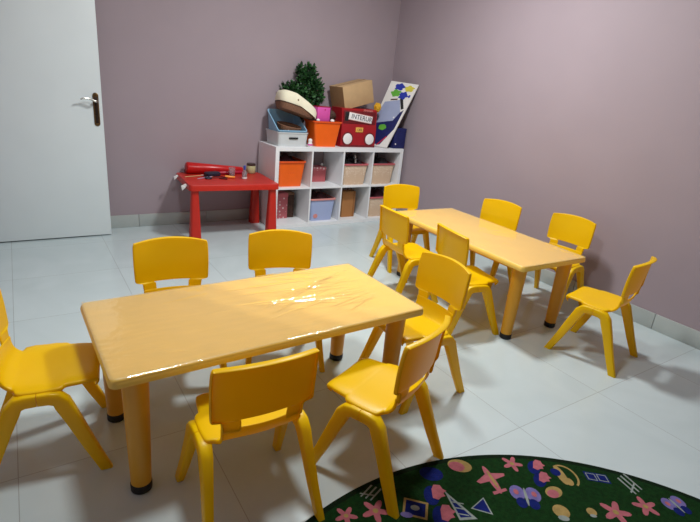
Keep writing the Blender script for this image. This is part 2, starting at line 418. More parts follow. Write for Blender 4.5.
# ------------------------------------------------------------------ tables
TL, TW, TH = 1.232, .588, .496
def make_table(ridges, seed):
    t = thing('kindergarten_table', (0, 0, 0), 'x', 'table')
    bm = bmesh.new()
    prof = [(-.040, .030, .018), (-.012, .040, .004), (-.003, .040, 0), (0, .034, 0), (0, .012, 0), (-.003, .004, .0), (-.010, 0, .0)]
    prof = [(-.030, -.026), (-.008, -.033), (-.001, -.030), (0, -.018), (-.003, -.008), (-.008, -.002), (-.016, 0)]
    loft(bm, [rring(TL+2*i, TW+2*i, .026+max(i, -.02), TH+z, 6) for i, z in prof])
    fin('tabletop', bm, M['ttop'], t, smooth=50)
    # apron ring under the top
    bm = bmesh.new()
    for (x0, x1, y0, y1) in ((-TL/2+.06, TL/2-.06, -TW/2+.045, -TW/2+.06), (-TL/2+.06, TL/2-.06, TW/2-.06, TW/2-.045),
                             (-TL/2+.045, -TL/2+.06, -TW/2+.045, TW/2-.045), (TL/2-.06, TL/2-.045, -TW/2+.045, TW/2-.045)):
        box(bm, x0, x1, y0, y1, TH-.055, TH-.030, .002)
    fin('apron', bm, M['tleg'], t)
    for sx in (-1, 1):
        for sy in (-1, 1):
            cx, cy = sx*(TL/2-.085), sy*(TW/2-.085)
            bm = bmesh.new()
            lathe(bm, [(.043, TH-.031), (.041, TH-.07), (.039, .33), (.036, .16), (.033, .033)], 28, cx=cx, cy=cy)
            lg = fin('leg', bm, M['tleg'], t, smooth=40)
            bm = bmesh.new(); lathe(bm, [(.031, 0), (.0345, .004), (.035, .028), (.032, .034)], 28, cx=cx, cy=cy)
            fin('foot_cap', bm, M['rubber'], lg, smooth=40)['label'] = 'black rubber foot cap'
    # clear film over the top, with raised wrinkles
    rnd = random.Random(seed)
    bm = bmesh.new(); nx, ny = 440, 210; G = []
    for i in range(nx+1):
        row = []
        for j in range(ny+1):
            u, v = -1+2*i/nx, -1+2*j/ny
            x, y = u*(TL/2-.003), v*(TW/2-.003)
            z = TH+.0015
            for (ax, ay, bx, by, h, w) in ridges:
                dx, dy = bx-ax, by-ay; L2 = dx*dx+dy*dy
                s = ((x-ax)*dx+(y-ay)*dy)/L2
                if 0 < s < 1:
                    d = abs((x-ax)*dy-(y-ay)*dx)/math.sqrt(L2)
                    if d < w*3: z += h*math.exp(-(d/w)**2)*math.sin(math.pi*s)**.6
            ex = max(0, abs(x)-(TL/2-.010)); ey = max(0, abs(y)-(TW/2-.010))
            z -= (ex*ex+ey*ey)*55
            z += .0005*math.sin(x*31+seed)*math.sin(y*23+x*7)
            # rounded corners
            cx, cy = abs(x)-(TL/2-.027), abs(y)-(TW/2-.027)
            if cx > 0 and cy > 0:
                rr = math.hypot(cx, cy)
                if rr > .024: x -= math.copysign(cx*(1-.024/rr), x); y -= math.copysign(cy*(1-.024/rr), y)
            row.append(bm.verts.new((x, y, z)))
        G.append(row)
    for a, b in zip(G[:-1], G[1:]):
        for j in range(ny): bm.faces.new((a[j], b[j], b[j+1], a[j+1]))
    f = fin('plastic_film', bm, M['film'], t, smooth=0)
    for p in f.data.polygons: p.use_smooth = True
    f['label'] = 'clear wrinkled protective film'
    return t
rnd = random.Random(3)
rid = []
for k in range(34):     # fan of wrinkles spreading from the right end
    a = R(166+k*1.25+rnd.uniform(-1.5, 1.5)); L = rnd.uniform(.2, .7); s0 = rnd.uniform(.02, .12)
    ox, oy = .56+rnd.uniform(-.06, .03), .14+rnd.uniform(-.25, .12)
    rid.append((ox+math.cos(a)*s0, oy+math.sin(a)*s0, ox+math.cos(a)*L, oy+math.sin(a)*L, rnd.uniform(.0016, .0030), rnd.uniform(.0036, .0052)))
for k in range(10):
    x, y, a = rnd.uniform(-.5, .5), rnd.uniform(-.24, .24), rnd.uniform(-.5, .5); L = rnd.uniform(.08, .25)
    rid.append((x, y, x+L*math.cos(a), y+L*math.sin(a), rnd.uniform(.0005, .0011), rnd.uniform(.003, .006)))
t1 = make_table(rid, 1)
t1.location = (-2.69, -2.846, 0); t1.rotation_euler = (0, 0, .027)
t1['label'] = 'low yellow table nearest the camera, top wrapped in creased clear film'
rid2 = []
for k in range(16):
    x, y, a = rnd.uniform(-.5, .5), rnd.uniform(-.24, .24), rnd.uniform(-.9, .9); L = rnd.uniform(.08, .25)
    rid2.append((x, y, x+L*math.cos(a), y+L*math.sin(a), rnd.uniform(.0006, .0014), rnd.uniform(.003, .006)))
t2 = make_table(rid2, 2)
t2.location = (-.865, -2.318, 0); t2.rotation_euler = (0, 0, math.pi/2-.03)
t2['label'] = 'low yellow table further back, standing lengthwise beside the right wall'
for t in (t1, t2): t['group'] = 'film covered kindergarten tables'

# ------------------------------------------------------------------ white cube shelf
SX0, SX1, SY0, SY1 = -1.5156, -.0456, -.402, -.016
sh = thing('storage_shelf', ((SX0+SX1)/2, (SY0+SY1)/2, 0), 'white open cube shelf, two rows of four, standing in the corner', 'shelf')
ox, oy = (SX0+SX1)/2, (SY0+SY1)/2
def shp(name, x0, x1, z0, z1, dy=0):
    bm = bmesh.new(); box(bm, x0-ox, x1-ox, SY0-oy+dy, SY1-oy, z0, z1, .0012, seg=1); fin(name, bm, M['shelf'], sh)
shp('top_panel', SX0, SX1, .732, .77); shp('bottom_panel', SX0, SX1, 0, .038)
shp('side_panel', SX0, SX0+.038, .038, .732); shp('side_panel', SX1-.038, SX1, .038, .732)
cw = (1.47-.076-.048)/4
cells = []
for i in range(4):
    x0 = SX0+.038+i*(cw+.016); cells.append((x0, x0+cw))
    if i < 3: shp('divider', x0+cw, x0+cw+.016, .038, .732, .001)
    shp('middle_board', x0, x0+cw, .377, .393, .001)

def tub(bm, wb, db, wt, dt, h, r=.025, th=.004, rim=.012, rimh=.012, zf=None):
    """open tapered box with an outward rim; zf(y) lifts the rim"""
    def lift(ring, k):
        if not zf: return ring
        return [(x, y, z+zf(y)*k) for x, y, z in ring]
    rr = [rring(wb, db, r, 0), rring(wb+(wt-wb)*.5, db+(dt-db)*.5, r, h*.5), rring(wt, dt, r, h-rimh),
          rring(wt+2*rim, dt+2*rim, r+rim, h-rimh), rring(wt+2*rim, dt+2*rim, r+rim, h), rring(wt-2*th, dt-2*th, r, h),
          rring(wb-2*th, db-2*th, r, th)]
    ks = [0, .5, 1, 1, 1, 1, 0]
    loft(bm, [lift(a, k) for a, k in zip(rr, ks)])
def mound(bm, w, d, h, z, seed, nx=14, ny=10):
    rn = random.Random(seed); ph = [rn.uniform(0, 6) for _ in range(6)]
    G = []
    for i in range(nx+1):
        row = []
        for j in range(ny+1):
            u, v = -1+2*i/nx, -1+2*j/ny
            e = (1-u**4)*(1-v**4)
            hh = h*e*(.62+.2*math.sin(u*4+ph[0]+v*2)+.18*math.sin(v*5+ph[1]-u*3)+.1*math.sin(u*9+ph[2]))
            row.append(bm.verts.new((u*w/2, v*d/2, z+max(hh, 0))))
        G.append(row)
    lo = [[bm.verts.new((v.co.x, v.co.y, z-.015)) for v in (G[0][j] for j in range(ny+1))]]
    for a, b in zip(G[:-1], G[1:]):
        for j in range(ny): bm.faces.new((a[j], b[j], b[j+1], a[j+1]))
    for v in lo[0]: bm.verts.remove(v)
    # close the underside
    r = bmesh.ops.extrude_edge_only(bm, edges=[e for e in bm.edges if e.is_boundary])
    nv = [g for g in r['geom'] if isinstance(g, bmesh.types.BMVert)]
    for v in nv: v.co.z = z-.02
    bmesh.ops.holes_fill(bm, edges=[e for e in bm.edges if e.is_boundary])
def bin_thing(name, label, cat, cx, cy, z, dims, body, rimm=None, fill=None, fl=None, group=None):
    wb, db, wt, dt, h = dims
    t = thing(name, (cx, cy, z), label, cat, group=group)
    bm = bmesh.new(); tub(bm, wb, db, wt, dt, h-.002, rim=.001, rimh=.003)
    fin('bin_body', bm, body, t, smooth=40)
    # rolled rim
    bm = bmesh.new()
    a = rring(wt+.006, dt+.006, .028, h-.016); b = rring(wt+.02, dt+.02, .034, h-.014); c = rring(wt+.022, dt+.022, .034, h-.004)
    d = rring(wt+.014, dt+.014, .03, h); e = rring(wt-.012, dt-.012, .022, h); f = rring(wt-.012, dt-.012, .022, h-.016)
    V = loft(bm, [a, b, c, d, e, f], False, False)
    for i in range(len(a)): bm.faces.new((V[0][i], V[5][i], V[5][(i+1) % len(a)], V[0][(i+1) % len(a)]))
    fin('rim', bm, rimm or body, t, smooth=40)
    if fill:
        bm = bmesh.new(); mound(bm, wt-.03, dt-.03, fill[1], h-.045, int(abs(cx)*1000))
        o = fin('crumpled_cloth', bm, fill[0], None, loc=(cx, cy, z), smooth=60); tag(o, fl[0], 'cloth')
    return t
# bins in cells
CY = -.21
zT, zB = .3935, .0385
b1 = bin_thing('storage_bin', 'plain orange plastic bin in the top left cube of the shelf', 'bin', -1.322, CY, zT, (.235, .26, .282, .30, .240), M['orange'], M['orange_in'],
               (M['maroon'], .10), ['dark red cloth heaped in the orange bin inside the shelf'])
bm = bmesh.new(); box(bm, -.035, .035, -.142, -.136, .128, .133, .001); fin('grip_slot', bm, M['orange_in'], b1)
bin_thing('storage_bin', 'beige dotted bin with pink rim, top row, left of the two side by side', 'bin', -.598, CY, zT, (.250, .27, .292, .30, .213), M['dotbeige'], M['rosered'],
          (M['black'], .11), ['black cloth with a white strap in the left beige dotted bin'], group='beige dotted bins in the shelf')
bin_thing('storage_bin', 'beige dotted bin with pink rim in the top right cube, next to the wall', 'bin', -.249, CY, zT, (.250, .27, .286, .30, .216), M['dotbeige'], M['rosered'],
          (M['black'], .11), ['black cloth in the beige dotted bin nearest the wall'], group='beige dotted bins in the shelf')
bin_thing('storage_bin', 'beige dotted bin in the bottom right cube, partly hidden by a yellow chair', 'bin', -.249, CY, zB, (.250, .27, .286, .30, .216), M['dotbeige'], M['rosered'],
          (M['maroon'], .13), ['dark maroon cloth in the bottom right bin of the shelf'], group='beige dotted bins in the shelf')
b5 = bin_thing('storage_bin', 'light blue patterned bin with pink rim in the bottom row', 'bin', -.957, CY, zB, (.240, .27, .285, .30, .225), M['dotblue'], M['palepink'],
          (M['maroon'], .11), ['dark maroon cloth heaped in the light blue bin'])
bm = bmesh.new(); loft(bm, [[(-.075+.024*math.cos(a), y, .05+.022*math.sin(a)) for a in [2*math.pi*i/20 for i in range(20)]] for y in (-.1375, -.1425)])
fin('pink_patch', bm, M['palepink'], b5)
bm = bmesh.new(); tube(bm, [(-.70, -.3, .60), (-.66, -.31, .655), (-.61, -.32, .64), (-.575, -.32, .665), (-.55, -.31, .62)], .004, 8)
tag(fin('cable', bm, M['rubber']), 'thin black cable looped above the left beige dotted bin', 'cable')
bm = bmesh.new(); tube(bm, [(-.575, -.30, .61), (-.585, -.31, .65), (-.60, -.315, .69)], [.009, .008, .003], 8)
tag(fin('strap', bm, M['white']), 'small white strap end sticking up from the left beige dotted bin', 'strap')
# pink box in cell 2 top
t = thing('gift_box', (-.945, -.11, zT), 'small rose pink box at the back of the second top cube', 'box')
bm = bmesh.new(); box(bm, -.105, .105, -.06, .06, 0, .115, .003); fin('box_body', bm, M['rosered'], t)
bm = bmesh.new(); box(bm, -.108, .108, -.063, .063, .115, .150, .003); fin('lid', bm, M['dotpink'], t)
bm = bmesh.new(); lathe(bm, [(.004, .0), (.011, .006), (.012, .016), (.006, .026), (.002, .032)], 12)
tag(fin('ornament', bm, M['white'], loc=(-.862, -.12, zT+.151)), 'tiny white ornament standing on the rose pink box', 'ornament')
# cell 1 bottom
t = thing('patterned_box', (-1.35, -.12, zB), 'tall pink patterned box in the bottom left cube behind the red table', 'box')
bm = bmesh.new(); box(bm, -.08, .085, -.07, .07, 0, .215, .003); fin('box_body', bm, M['dotpink'], t)
bm = bmesh.new(); box(bm, -.083, .088, -.073, .073, .215, .255, .003); fin('lid', bm, M['rosered'], t)
t = thing('brown_box', (-1.222, -.10, zB), 'narrow dark brown box beside the pink patterned box, bottom left cube', 'box')
bm = bmesh.new(); box(bm, -.038, .038, -.07, .07, 0, .23, .003); fin('box_body', bm, M['darkbrown'], t)
bm = bmesh.new(); box(bm, -.040, .040, -.072, .072, .23, .25, .003); fin('lid', bm, M['brown'], t)
# paper bag
t = thing('paper_bag', (-.61, -.25, zB), 'brown kraft paper bag with handles in the bottom row of the shelf', 'bag')
bm = bmesh.new()
loft(bm, [rring(.155, .09, .004, 0, 2), rring(.158, .092, .004, .14, 2), rring(.16, .084, .004, .272, 2), rring(.154, .078, .004, .272, 2), rring(.150, .084, .004, .004, 2)])
fin('bag_body', bm, M['bag'], t)
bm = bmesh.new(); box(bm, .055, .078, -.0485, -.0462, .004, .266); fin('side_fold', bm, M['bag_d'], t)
for y in (-.040, .040):
    bm = bmesh.new(); tube(bm, [(-.03, y, .268), (-.028, y, .295), (-.012, y, .312), (.012, y, .312), (.028, y, .295), (.03, y, .268)], .0035, 8); fin('handle', bm, M['twine'], t)

# ------------------------------------------------------------------ on top of the shelf
Z = .7705
# grey basket + nested blue scoop tote
t = thing('storage_basket', (-1.326, -.22, Z), 'light grey basket with a dark grip slot, left end of the shelf top', 'basket')
bm = bmesh.new(); tub(bm, .290, .270, .306, .284, .125, rim=.005, rimh=.010, th=.004); fin('basket_body', bm, M['greybin'], t, smooth=40)
bm = bmesh.new(); box(bm, -.046, .046, -.1495, -.1385, .066, .082, .004); fin('grip_slot', bm, M['rubber'], t)['label'] = 'dark grip slot'
t = thing('scoop_tote', (-1.326, -.22, Z+.006), 'light blue scoop tote with a high back, nested in the grey basket', 'tote')
bm = bmesh.new(); tub(bm, .262, .244, .290, .268, .137, rim=.006, rimh=.010, zf=lambda y: max(0, (y+.12))*.62); fin('tote_body', bm, M['blue'], t, smooth=40)
t = thing('wicker_bowl', (-1.315, -.225, .905), 'brown wicker bowl lying in the light blue tote', 'bowl')
bm = bmesh.new(); lathe(bm, [(.055, -.06), (.09, -.03), (.112, .02), (.118, .045), (.111, .048), (.105, .02), (.08, -.02), (.02, -.045)], 32)
o = fin('bowl_body', bm, M['brown'], t, smooth=50); o.rotation_euler = (R(8), R(6), 0)
bm = bmesh.new(); mound(bm, .17, .17, .05, -.015, 9); fin('filling', bm, M['darkbrown'], t, smooth=60)
for x, y, r_ in ((-1.20, -.335, .3), (-1.26, -.34, -.4), (-1.43, -.325, .8)):
    pass
bm = bmesh.new(); mound(bm, .26, .05, .03, 0, 4); tag(fin('crumpled_paper', bm, M['paper'], loc=(-1.326, -.325, .888), smooth=60), 'crumpled white paper along the front of the light blue tote', 'paper')
# tilted cream lined basket
t = thing('lined_basket', (-1.272, -.255, 1.070), 'oblong brown basket with thick cream cloth cover, tilted on top of the tote', 'basket')
t.rotation_euler = (R(-6), R(15), R(-4))
bm = bmesh.new()
def oval(a, b, z, n=36, e=.62, dx=0):
    out = []
    for i in range(n):
        th = 2*math.pi*i/n; c, s = math.cos(th), math.sin(th)
        out.append((dx+a*math.copysign(abs(c)**e, c), b*math.copysign(abs(s)**e, s), z))
    return out
loft(bm, [oval(.165, .105, -.015), oval(.18, .115, .005), oval(.192, .122, .04), oval(.186, .118, .042), oval(.16, .10, -.005)]); fin('wicker_base', bm, M['brown'], t, smooth=50)
bm = bmesh.new(); loft(bm, [oval(.1935, .1235, .036), oval(.1955, .1255, .040), oval(.1935, .1235, .046)]); fin('dark_band', bm, M['darkbrown'], t, smooth=50)
bm = bmesh.new()
ring = [oval(.194, .124, .045), oval(.2, .128, .06), oval(.197, .126, .11, dx=-.002), oval(.185, .118, .135, dx=-.006), oval(.155, .095, .147, dx=-.012), oval(.08, .05, .150, dx=-.02)]
ring = [[(x, y, z-(max(0, x+.06)*.28 if z > .055 else 0)) for x, y, z in r_] for r_ in ring]
loft(bm, ring); fin('cloth_cover', bm, M['cream'], t, smooth=50)
bm = bmesh.new(); lathe(bm, [(.007, 0), (.007, .003), (.003, .005)], 12); o = fin('button', bm, M['brown'], t); o.location = (-.05, -.1265, .09); o.rotation_euler = (R(90), 0, 0)
# little white cup
t = thing('figurine', (-1.152, -.365, Z), 'tiny white and pink toy standing between the grey basket and the orange tub', 'toy')
bm = bmesh.new(); lathe(bm, [(.018, 0), (.022, .006), (.021, .035), (.015, .044), (.019, .054), (.018, .068), (.008, .076)], 20); fin('body', bm, M['white'], t, smooth=60)
bm = bmesh.new(); lathe(bm, [(.0232, .014), (.0232, .028)], 20); fin('pink_sash', bm, M['pink'], t)
# orange tub
t = bin_thing('orange_tub', 'bright orange plastic tub on top of the shelf beside the red truck box', 'tub', -.962, -.246, Z, (.228, .185, .300, .215, .236), M['orange'], M['orange_in'],
              (M['black'], .045), ['black cloth and toys heaped in the orange tub on top of the shelf'])
t = thing('card_box', (-.985, -.245, 1.002), 'small magenta pink box sticking up out of the orange tub', 'box', rz=R(4))
bm = bmesh.new(); box(bm, -.072, .072, -.045, .045, 0, .128, .004); fin('box_body', bm, M['pink'], t)
bm = bmesh.new(); box(bm, -.074, .074, -.047, .047, .128, .134, .002); fin('lid', bm, M['magenta'], t)
bm = bmesh.new(); lathe(bm, [(.006, 0), (.006, .002)], 10); o = fin('eyelet', bm, M['magenta'], t); o.location = (.01, -.046, .105); o.rotation_euler = (R(90), 0, 0)
for x, y, rr_, lab in ((-1.055, -.315, .018, 'small white ball at the left in the orange tub'), (-.905, -.325, .021, 'white ball at the right in the orange tub, below the pink box')):
    bm = bmesh.new(); bmesh.ops.create_icosphere(bm, subdivisions=3, radius=rr_)
    for v in bm.verts: v.co.z *= .8
    tag(fin('toy_ball', bm, M['white'], loc=(x, y, 1.012)), lab, 'ball')
bm = bmesh.new(); bmesh.ops.create_icosphere(bm, subdivisions=3, radius=.05)
for v in bm.verts: v.co += v.co*.08*math.sin(v.co.x*90+v.co.z*70)
tag(fin('dark_toy', bm, M['darkbrown'], loc=(-.855, -.21, 1.055), smooth=60), 'dark brown lumpy toy at the right edge of the orange tub', 'toy')
# artificial plant
t = thing('artificial_plant', (-1.112, -.080, Z), 'bushy dark green artificial plant behind the pink box on the shelf', 'plant')
bm = bmesh.new(); lathe(bm, [(.036, 0), (.042, .005), (.048, .10), (.050, .12), (.044, .12), (.042, .10)], 24); fin('pot', bm, M['pot'], t, smooth=40)
rn = random.Random(5)
blobs = [(.0, -.01, .42, .15, .07, .12), (.045, -.01, .56, .115, .06, .13), (-.12, -.01, .46, .10, .06, .09), (.12, -.01, .47, .10, .06, .15), (-.035, -.0, .675, .03, .02, .04), (.06, -.0, .67, .05, .03, .055)]
bm = bmesh.new()
for k, (x, y, z, a, b, c) in enumerate(blobs): tube(bm, [(0, 0, .11), (x*.4, y*.5, z*.5+.05), (x, y, z)], [.008, .006, .003], 6)
fin('stem', bm, M['stem'], t)
bm = bmesh.new()
wts = [a*b*c for *_, a, b, c in blobs]
for k in range(1900):
    x, y, z, a, b, c = rn.choices(blobs, [w**.6 for w in wts])[0]
    d = Vector((rn.gauss(0, 1), rn.gauss(0, 1), rn.gauss(0, 1))).normalized(); q = rn.uniform(.4, 1.05)
    p = Vector((x+d.x*a*q, min(y+d.y*b*q, .05), z+d.z*c*q))
    dr = (d+Vector((rn.gauss(0, .5), rn.gauss(0, .5), rn.gauss(.2, .5)))).normalized()
    L = rn.uniform(.028, .05); s = dr.cross(Vector((rn.gauss(0, 1), rn.gauss(0, 1), rn.gauss(0, 1)))).normalized()*L*.28; nn = s.cross(dr).normalized()*L*.12
    if (p+dr*L).y > .065: dr.y = -abs(dr.y)
    pts = [p, p+dr*L*.35+s+nn, p+dr*L*.75+s*.8+nn*.6, p+dr*L, p+dr*L*.75-s*.8+nn*.6, p+dr*L*.35-s+nn]
    vs = [bm.verts.new(w) for w in pts]; mid = bm.verts.new(p+dr*L*.5)
    for i in range(6):
        bm.faces.new((vs[i], vs[(i+1) % 6], mid)).material_index = k % 2
fin('foliage', bm, [M['leaf'], M['leaf2']], t, smooth=0, recalc=False)
# cardboard carton
t = thing('carton', (-.597, -.155, 1.266), 'plain brown cardboard carton tilted on top of the red truck box', 'carton')
t.rotation_euler = (0, R(-14.5), R(5))
bm = bmesh.new(); box(bm, -.185, .185, -.11, .11, -.108, .108, .004); fin('carton_body', bm, M['carton'], t)
bm = bmesh.new(); box(bm, -.187, -.1835, -.108, .108, -.106, .106); fin('dark_side', bm, M['carton_d'], t)  # thin sheet of darker cardboard colour covering the whole left side
bm = bmesh.new(); box(bm, -.1855, .1855, -.012, .012, .1075, .1088); fin('top_seam', bm, M['carton_d'], t)
# red truck shaped box
t = thing('truck_box', (-.585, -.21, Z), 'red toy box shaped like a fire engine front with white headlights', 'toy box')
bm = bmesh.new()
# profile in y-z, extruded in x
pf = [(-.115, 0), (-.115, .19), (-.108, .215), (-.095, .355), (-.08, .366), (.10, .366), (.105, .355), (.105, 0)]
loft(bm, [[(x, y, z) for y, z in pf] for x in (-.207, -.203, .203, .207)])
fin('truck_body', bm, M['truck'], t, smooth=30)
bm = bmesh.new(); box(bm, -.19, .19, -.112, -.106, .225, .345, .002)
o = fin('windscreen', bm, M['truck_d'], t); o.location = (0, .0, 0); o.rotation_euler = (0, 0, 0)
bm = bmesh.new(); box(bm, -.178, -.135, -.1155, -.111, .25, .335, .002); fin('side_window', bm, M['rubber'], t)
bm = bmesh.new(); box(bm, -.14, .14, -.1205, -.1160, -.037, .037, .001)
sg = fin('name_strip', bm, M['white'], t); sg.location = (.003, 0, .283); sg.rotation_euler = (0, R(7), 0)
sg['label'] = 'white name strip with dark letters'
text_mesh('INTERUR', .062, M['ink'], 'lettering', sg, (.012, -.1207, 0), (R(90), 0, 0))
for o in (sg,):
    for y0 in (.033, -.037):
        bm = bmesh.new(); box(bm, -.139, .139, -.1215, -.1204, y0, y0+.004); fin('pink_border', bm, M['palepink'], o)
text_mesh('Fireman', .034, M['palepink'], 'script_lettering', t, (.085, -.1155, .355), (R(90), 0, 0), .4)
bm = bmesh.new(); box(bm, -.043, .043, -.1225, -.1145, .146, .192, .002); bd = fin('badge', bm, M['badge'], t)
text_mesh('OES', .030, M['darkbrown'], 'badge_lettering', bd, (0, -.1232, .169), (R(90), 0, 0))
for x in (-.132, .132):
    bm = bmesh.new(); lathe(bm, [(.066, 0), (.066, .003), (.06, .005)], 32); a = fin('headlight_ring', bm, M['truck_d'], t, smooth=30); a.location = (x, -.115, .08); a.rotation_euler = (R(90), 0, 0)
    bm = bmesh.new(); lathe(bm, [(.052, .003), (.052, .008), (.045, .011), (.01, .013)], 32); fin('headlight', bm, M['white'], a, smooth=30)['label'] = 'white round headlight'
bm = bmesh.new(); box(bm, -.205, .205, -.119, -.115, .0, .02, .001); fin('bumper', bm, M['truck_d'], t)
# yellow plush
bm = bmesh.new(); bmesh.ops.create_icosphere(bm, subdivisions=4, radius=1)
for v in bm.verts:
    n = v.co.copy(); k = 1+.12*math.sin(n.x*7+1)*math.sin(n.z*6)+.08*math.sin(n.y*9)
    v.co = Vector((n.x*.036*k, n.y*.035*k, n.z*.045*k))
tag(fin('plush_toy', bm, M['yellowtoy'], loc=(-.345, -.262, 1.16), smooth=60), 'small yellow plush toy squeezed between the carton and the painted board', 'plush')
# leaning painted board
TLc, TRc, BRc, BLc = Vector((-.135, -.17, 1.43)), Vector((-.016, -.470, 1.415)), Vector((-.268, -.385, .776)), Vector((-.372, -.12, .776))
def bp(s, t_, off=0):
    p = (BLc*(1-s)+BRc*s)*(1-t_)+(TLc*(1-s)+TRc*s)*t_
    return p+BN*off
BN = ((BRc-BLc).cross(TLc-BLc)).normalized()
if BN.x > 0: BN = -BN
t = thing('painted_board', ((BRc+BLc)/2)[:], 'tall white board with blue, green and yellow splashes leaning against the right wall', 'board')
org = Vector(t.location)
def slab(name, pts, o0, o1, m, parent=t):
    bm = bmesh.new(); a = [bp(s, q, o0)-org for s, q in pts]; b = [bp(s, q, o1)-org for s, q in pts]
    loft(bm, [a, b]); return fin(name, bm, m, parent, smooth=0)
def blob(cs, ct, rs, rt, seed, amp=.3, n=28):
    rn = random.Random(seed); ph = rn.uniform(0, 6)
    return [(cs+rs*(1+amp*math.sin(5*a+ph)*.5+amp*.4*math.sin(8*a+ph*2))*math.cos(a), ct+rt*(1+amp*math.sin(5*a+ph)*.5)*math.sin(a)) for a in [2*math.pi*i/n for i in range(n)]]
slab('board_panel', [(0, 0), (1, 0), (1, 1), (0, 1)], -.012, 0, M['board'])
slab('dark_edge', [(.0, 0), (1.0, 0), (1.0, 1), (0, 1)], -.016, -.0122, M['boardedge'])
slab('lilac_shape', [(.0, .44), (.10, .68), (.62, .74), (.84, .56), (.72, .42), (.02, .34)], .0002, .0012, M['lilac'])
slab('blue_scene', [(.02, .03), (.02, .34), (.72, .42), (.84, .56), (.93, .60), (.93, .30), (.66, .03)], .0002, .0012, M['navy'])
slab('green_spot', blob(.45, .30, .15, .045, 3, .1), .0014, .0022, M['bgreen'])
for s_, q_ in ((.15, .30), (.17, .22), (.70, .47)): slab('white_spot', blob(s_, q_, .03, .012, 1, 0), .0014, .0022, M['board'])
slab('red_arrow', [(.52, .02), (.58, .02), (.82, .17), (.76, .17)], .0014, .0022, M['bred'])
slab('blue_splash', blob(.40, .93, .17, .05, 1), .0002, .0012, M['bblue'])
slab('yellow_splash', blob(.76, .92, .16, .045, 2), .0002, .0012, M['byellow'])
slab('green_splash', blob(.36, .83, .17, .052, 6), .0014, .0022, M['bgreen'])
slab('blue_splash', blob(.66, .81, .15, .055, 4), .0024, .0032, M['bblue'])
slab('blue_spot', blob(.88, .81, .04, .022, 5), .0014, .0022, M['bblue'])
slab('black_bar', [(.60, .76), (.70, .77), (.90, .62), (.82, .60)], .0014, .0024, M['rubber'])
slab('red_bar', [(.28, .735), (.52, .755), (.52, .735), (.28, .715)], .0014, .0024, M['darkbrown'])
# navy box at the foot of the board
t = thing('navy_box', (-.100, -.335, Z), 'dark navy box on the shelf end under the leaning board', 'box')
bm = bmesh.new(); box(bm, -.075, .075, -.045, .045, 0, .20, .003); fin('box_body', bm, M['navy'], t)
bm = bmesh.new(); box(bm, -.077, .077, -.047, .047, .165, .205, .003); fin('lid', bm, M['navy'], t)
bm = bmesh.new(); lathe(bm, [(.008, 0), (.008, .002)], 10); o = fin('white_sticker', bm, M['white'], t); o.location = (-.05, -.0452, .045); o.rotation_euler = (R(90), 0, 0)

# ------------------------------------------------------------------ red table
rt = thing('childrens_table', (-1.931, -.318, 0), 'small red plastic table with flared legs standing against the back wall', 'table', rz=-.06)
bm = bmesh.new()
loft(bm, [rring(.755, .535, .03, .43, 5), rring(.77, .55, .035, .432, 5), rring(.77, .55, .035, .474, 5), rring(.764, .544, .032, .479, 5), rring(.755, .535, .028, .48, 5)])
fin('tabletop', bm, M['red'], rt, smooth=40)
for sx in (-1, 1):
    for sy in (-1, 1):
        if (sx, sy) == (-1, 1): continue      # the photo shows no leg at the rear left corner
        bm = bmesh.new(); cx, cy = sx*.335, sy*.225
        def sec(w, z): return rring(w, w, .018, z, 4, cx+sx*(0.042-w/2)*0, cy)
        loft(bm, [sec(.092, 0), sec(.090, .01), sec(.058, .431)])
        fin('leg', bm, M['red'], rt, smooth=40)
ZT = .4805
def rod(name, a, b, r0, r1, m, label, cat, n=16, lift=0):
    a = Vector(a); b = Vector(b)
    bm = bmesh.new(); tube(bm, [a, a.lerp(b, .02), a.lerp(b, .98), b], [r0*.8, r0, r1, r1*.8], n)
    return tag(fin(name, bm, m, smooth=50), label, cat)
rod('vinyl_roll', (-2.225, -.085, ZT+.052), (-1.70, -.075, ZT+.027), .051, .026, M['redroll'], 'thick red roll tapering to the right, along the back of the red table', 'roll', 24)
rod('vinyl_roll', (-1.95, -.155, ZT+.016), (-1.70, -.135, ZT+.016), .0155, .0155, M['magenta'], 'thin crimson roll in front of the thick red roll', 'roll', 16)
for a, b, m, lab in (((-2.28, -.25), (-2.11, -.20), 'pencil2', 'tan pencil nearest the left edge of the red table'),
                     ((-2.20, -.34), (-2.03, -.25), 'pencil', 'pale lilac pencil lying across the middle of the red table'),
                     ((-2.13, -.20), (-2.02, -.16), 'paper', 'white pencil beside the black case on the red table')):
    t = thing('pencil', (a[0], a[1], ZT+.0045), lab, 'pencil', rz=math.atan2(b[1]-a[1], b[0]-a[0]), group='pencils on the red table')
    L = math.hypot(b[0]-a[0], b[1]-a[1])
    bm = bmesh.new(); tube(bm, [(0, 0, 0), (L*.88, 0, 0)], .004, 6); fin('shaft', bm, M[m], t)
    bm = bmesh.new(); tube(bm, [(L*.88, 0, 0), (L, 0, 0)], [.004, .0006], 6); fin('tip', bm, M['bag'], t)
bm = bmesh.new(); loft(bm, [rring(.13, .07, .02, 0), rring(.14, .08, .025, .008), rring(.14, .08, .025, .028), rring(.12, .06, .02, .036)])
tag(fin('pencil_case', bm, M['leather'], loc=(-2.03, -.21, ZT), rot=(0, 0, .2), smooth=40), 'dark zip case lying in the middle of the red table', 'case')
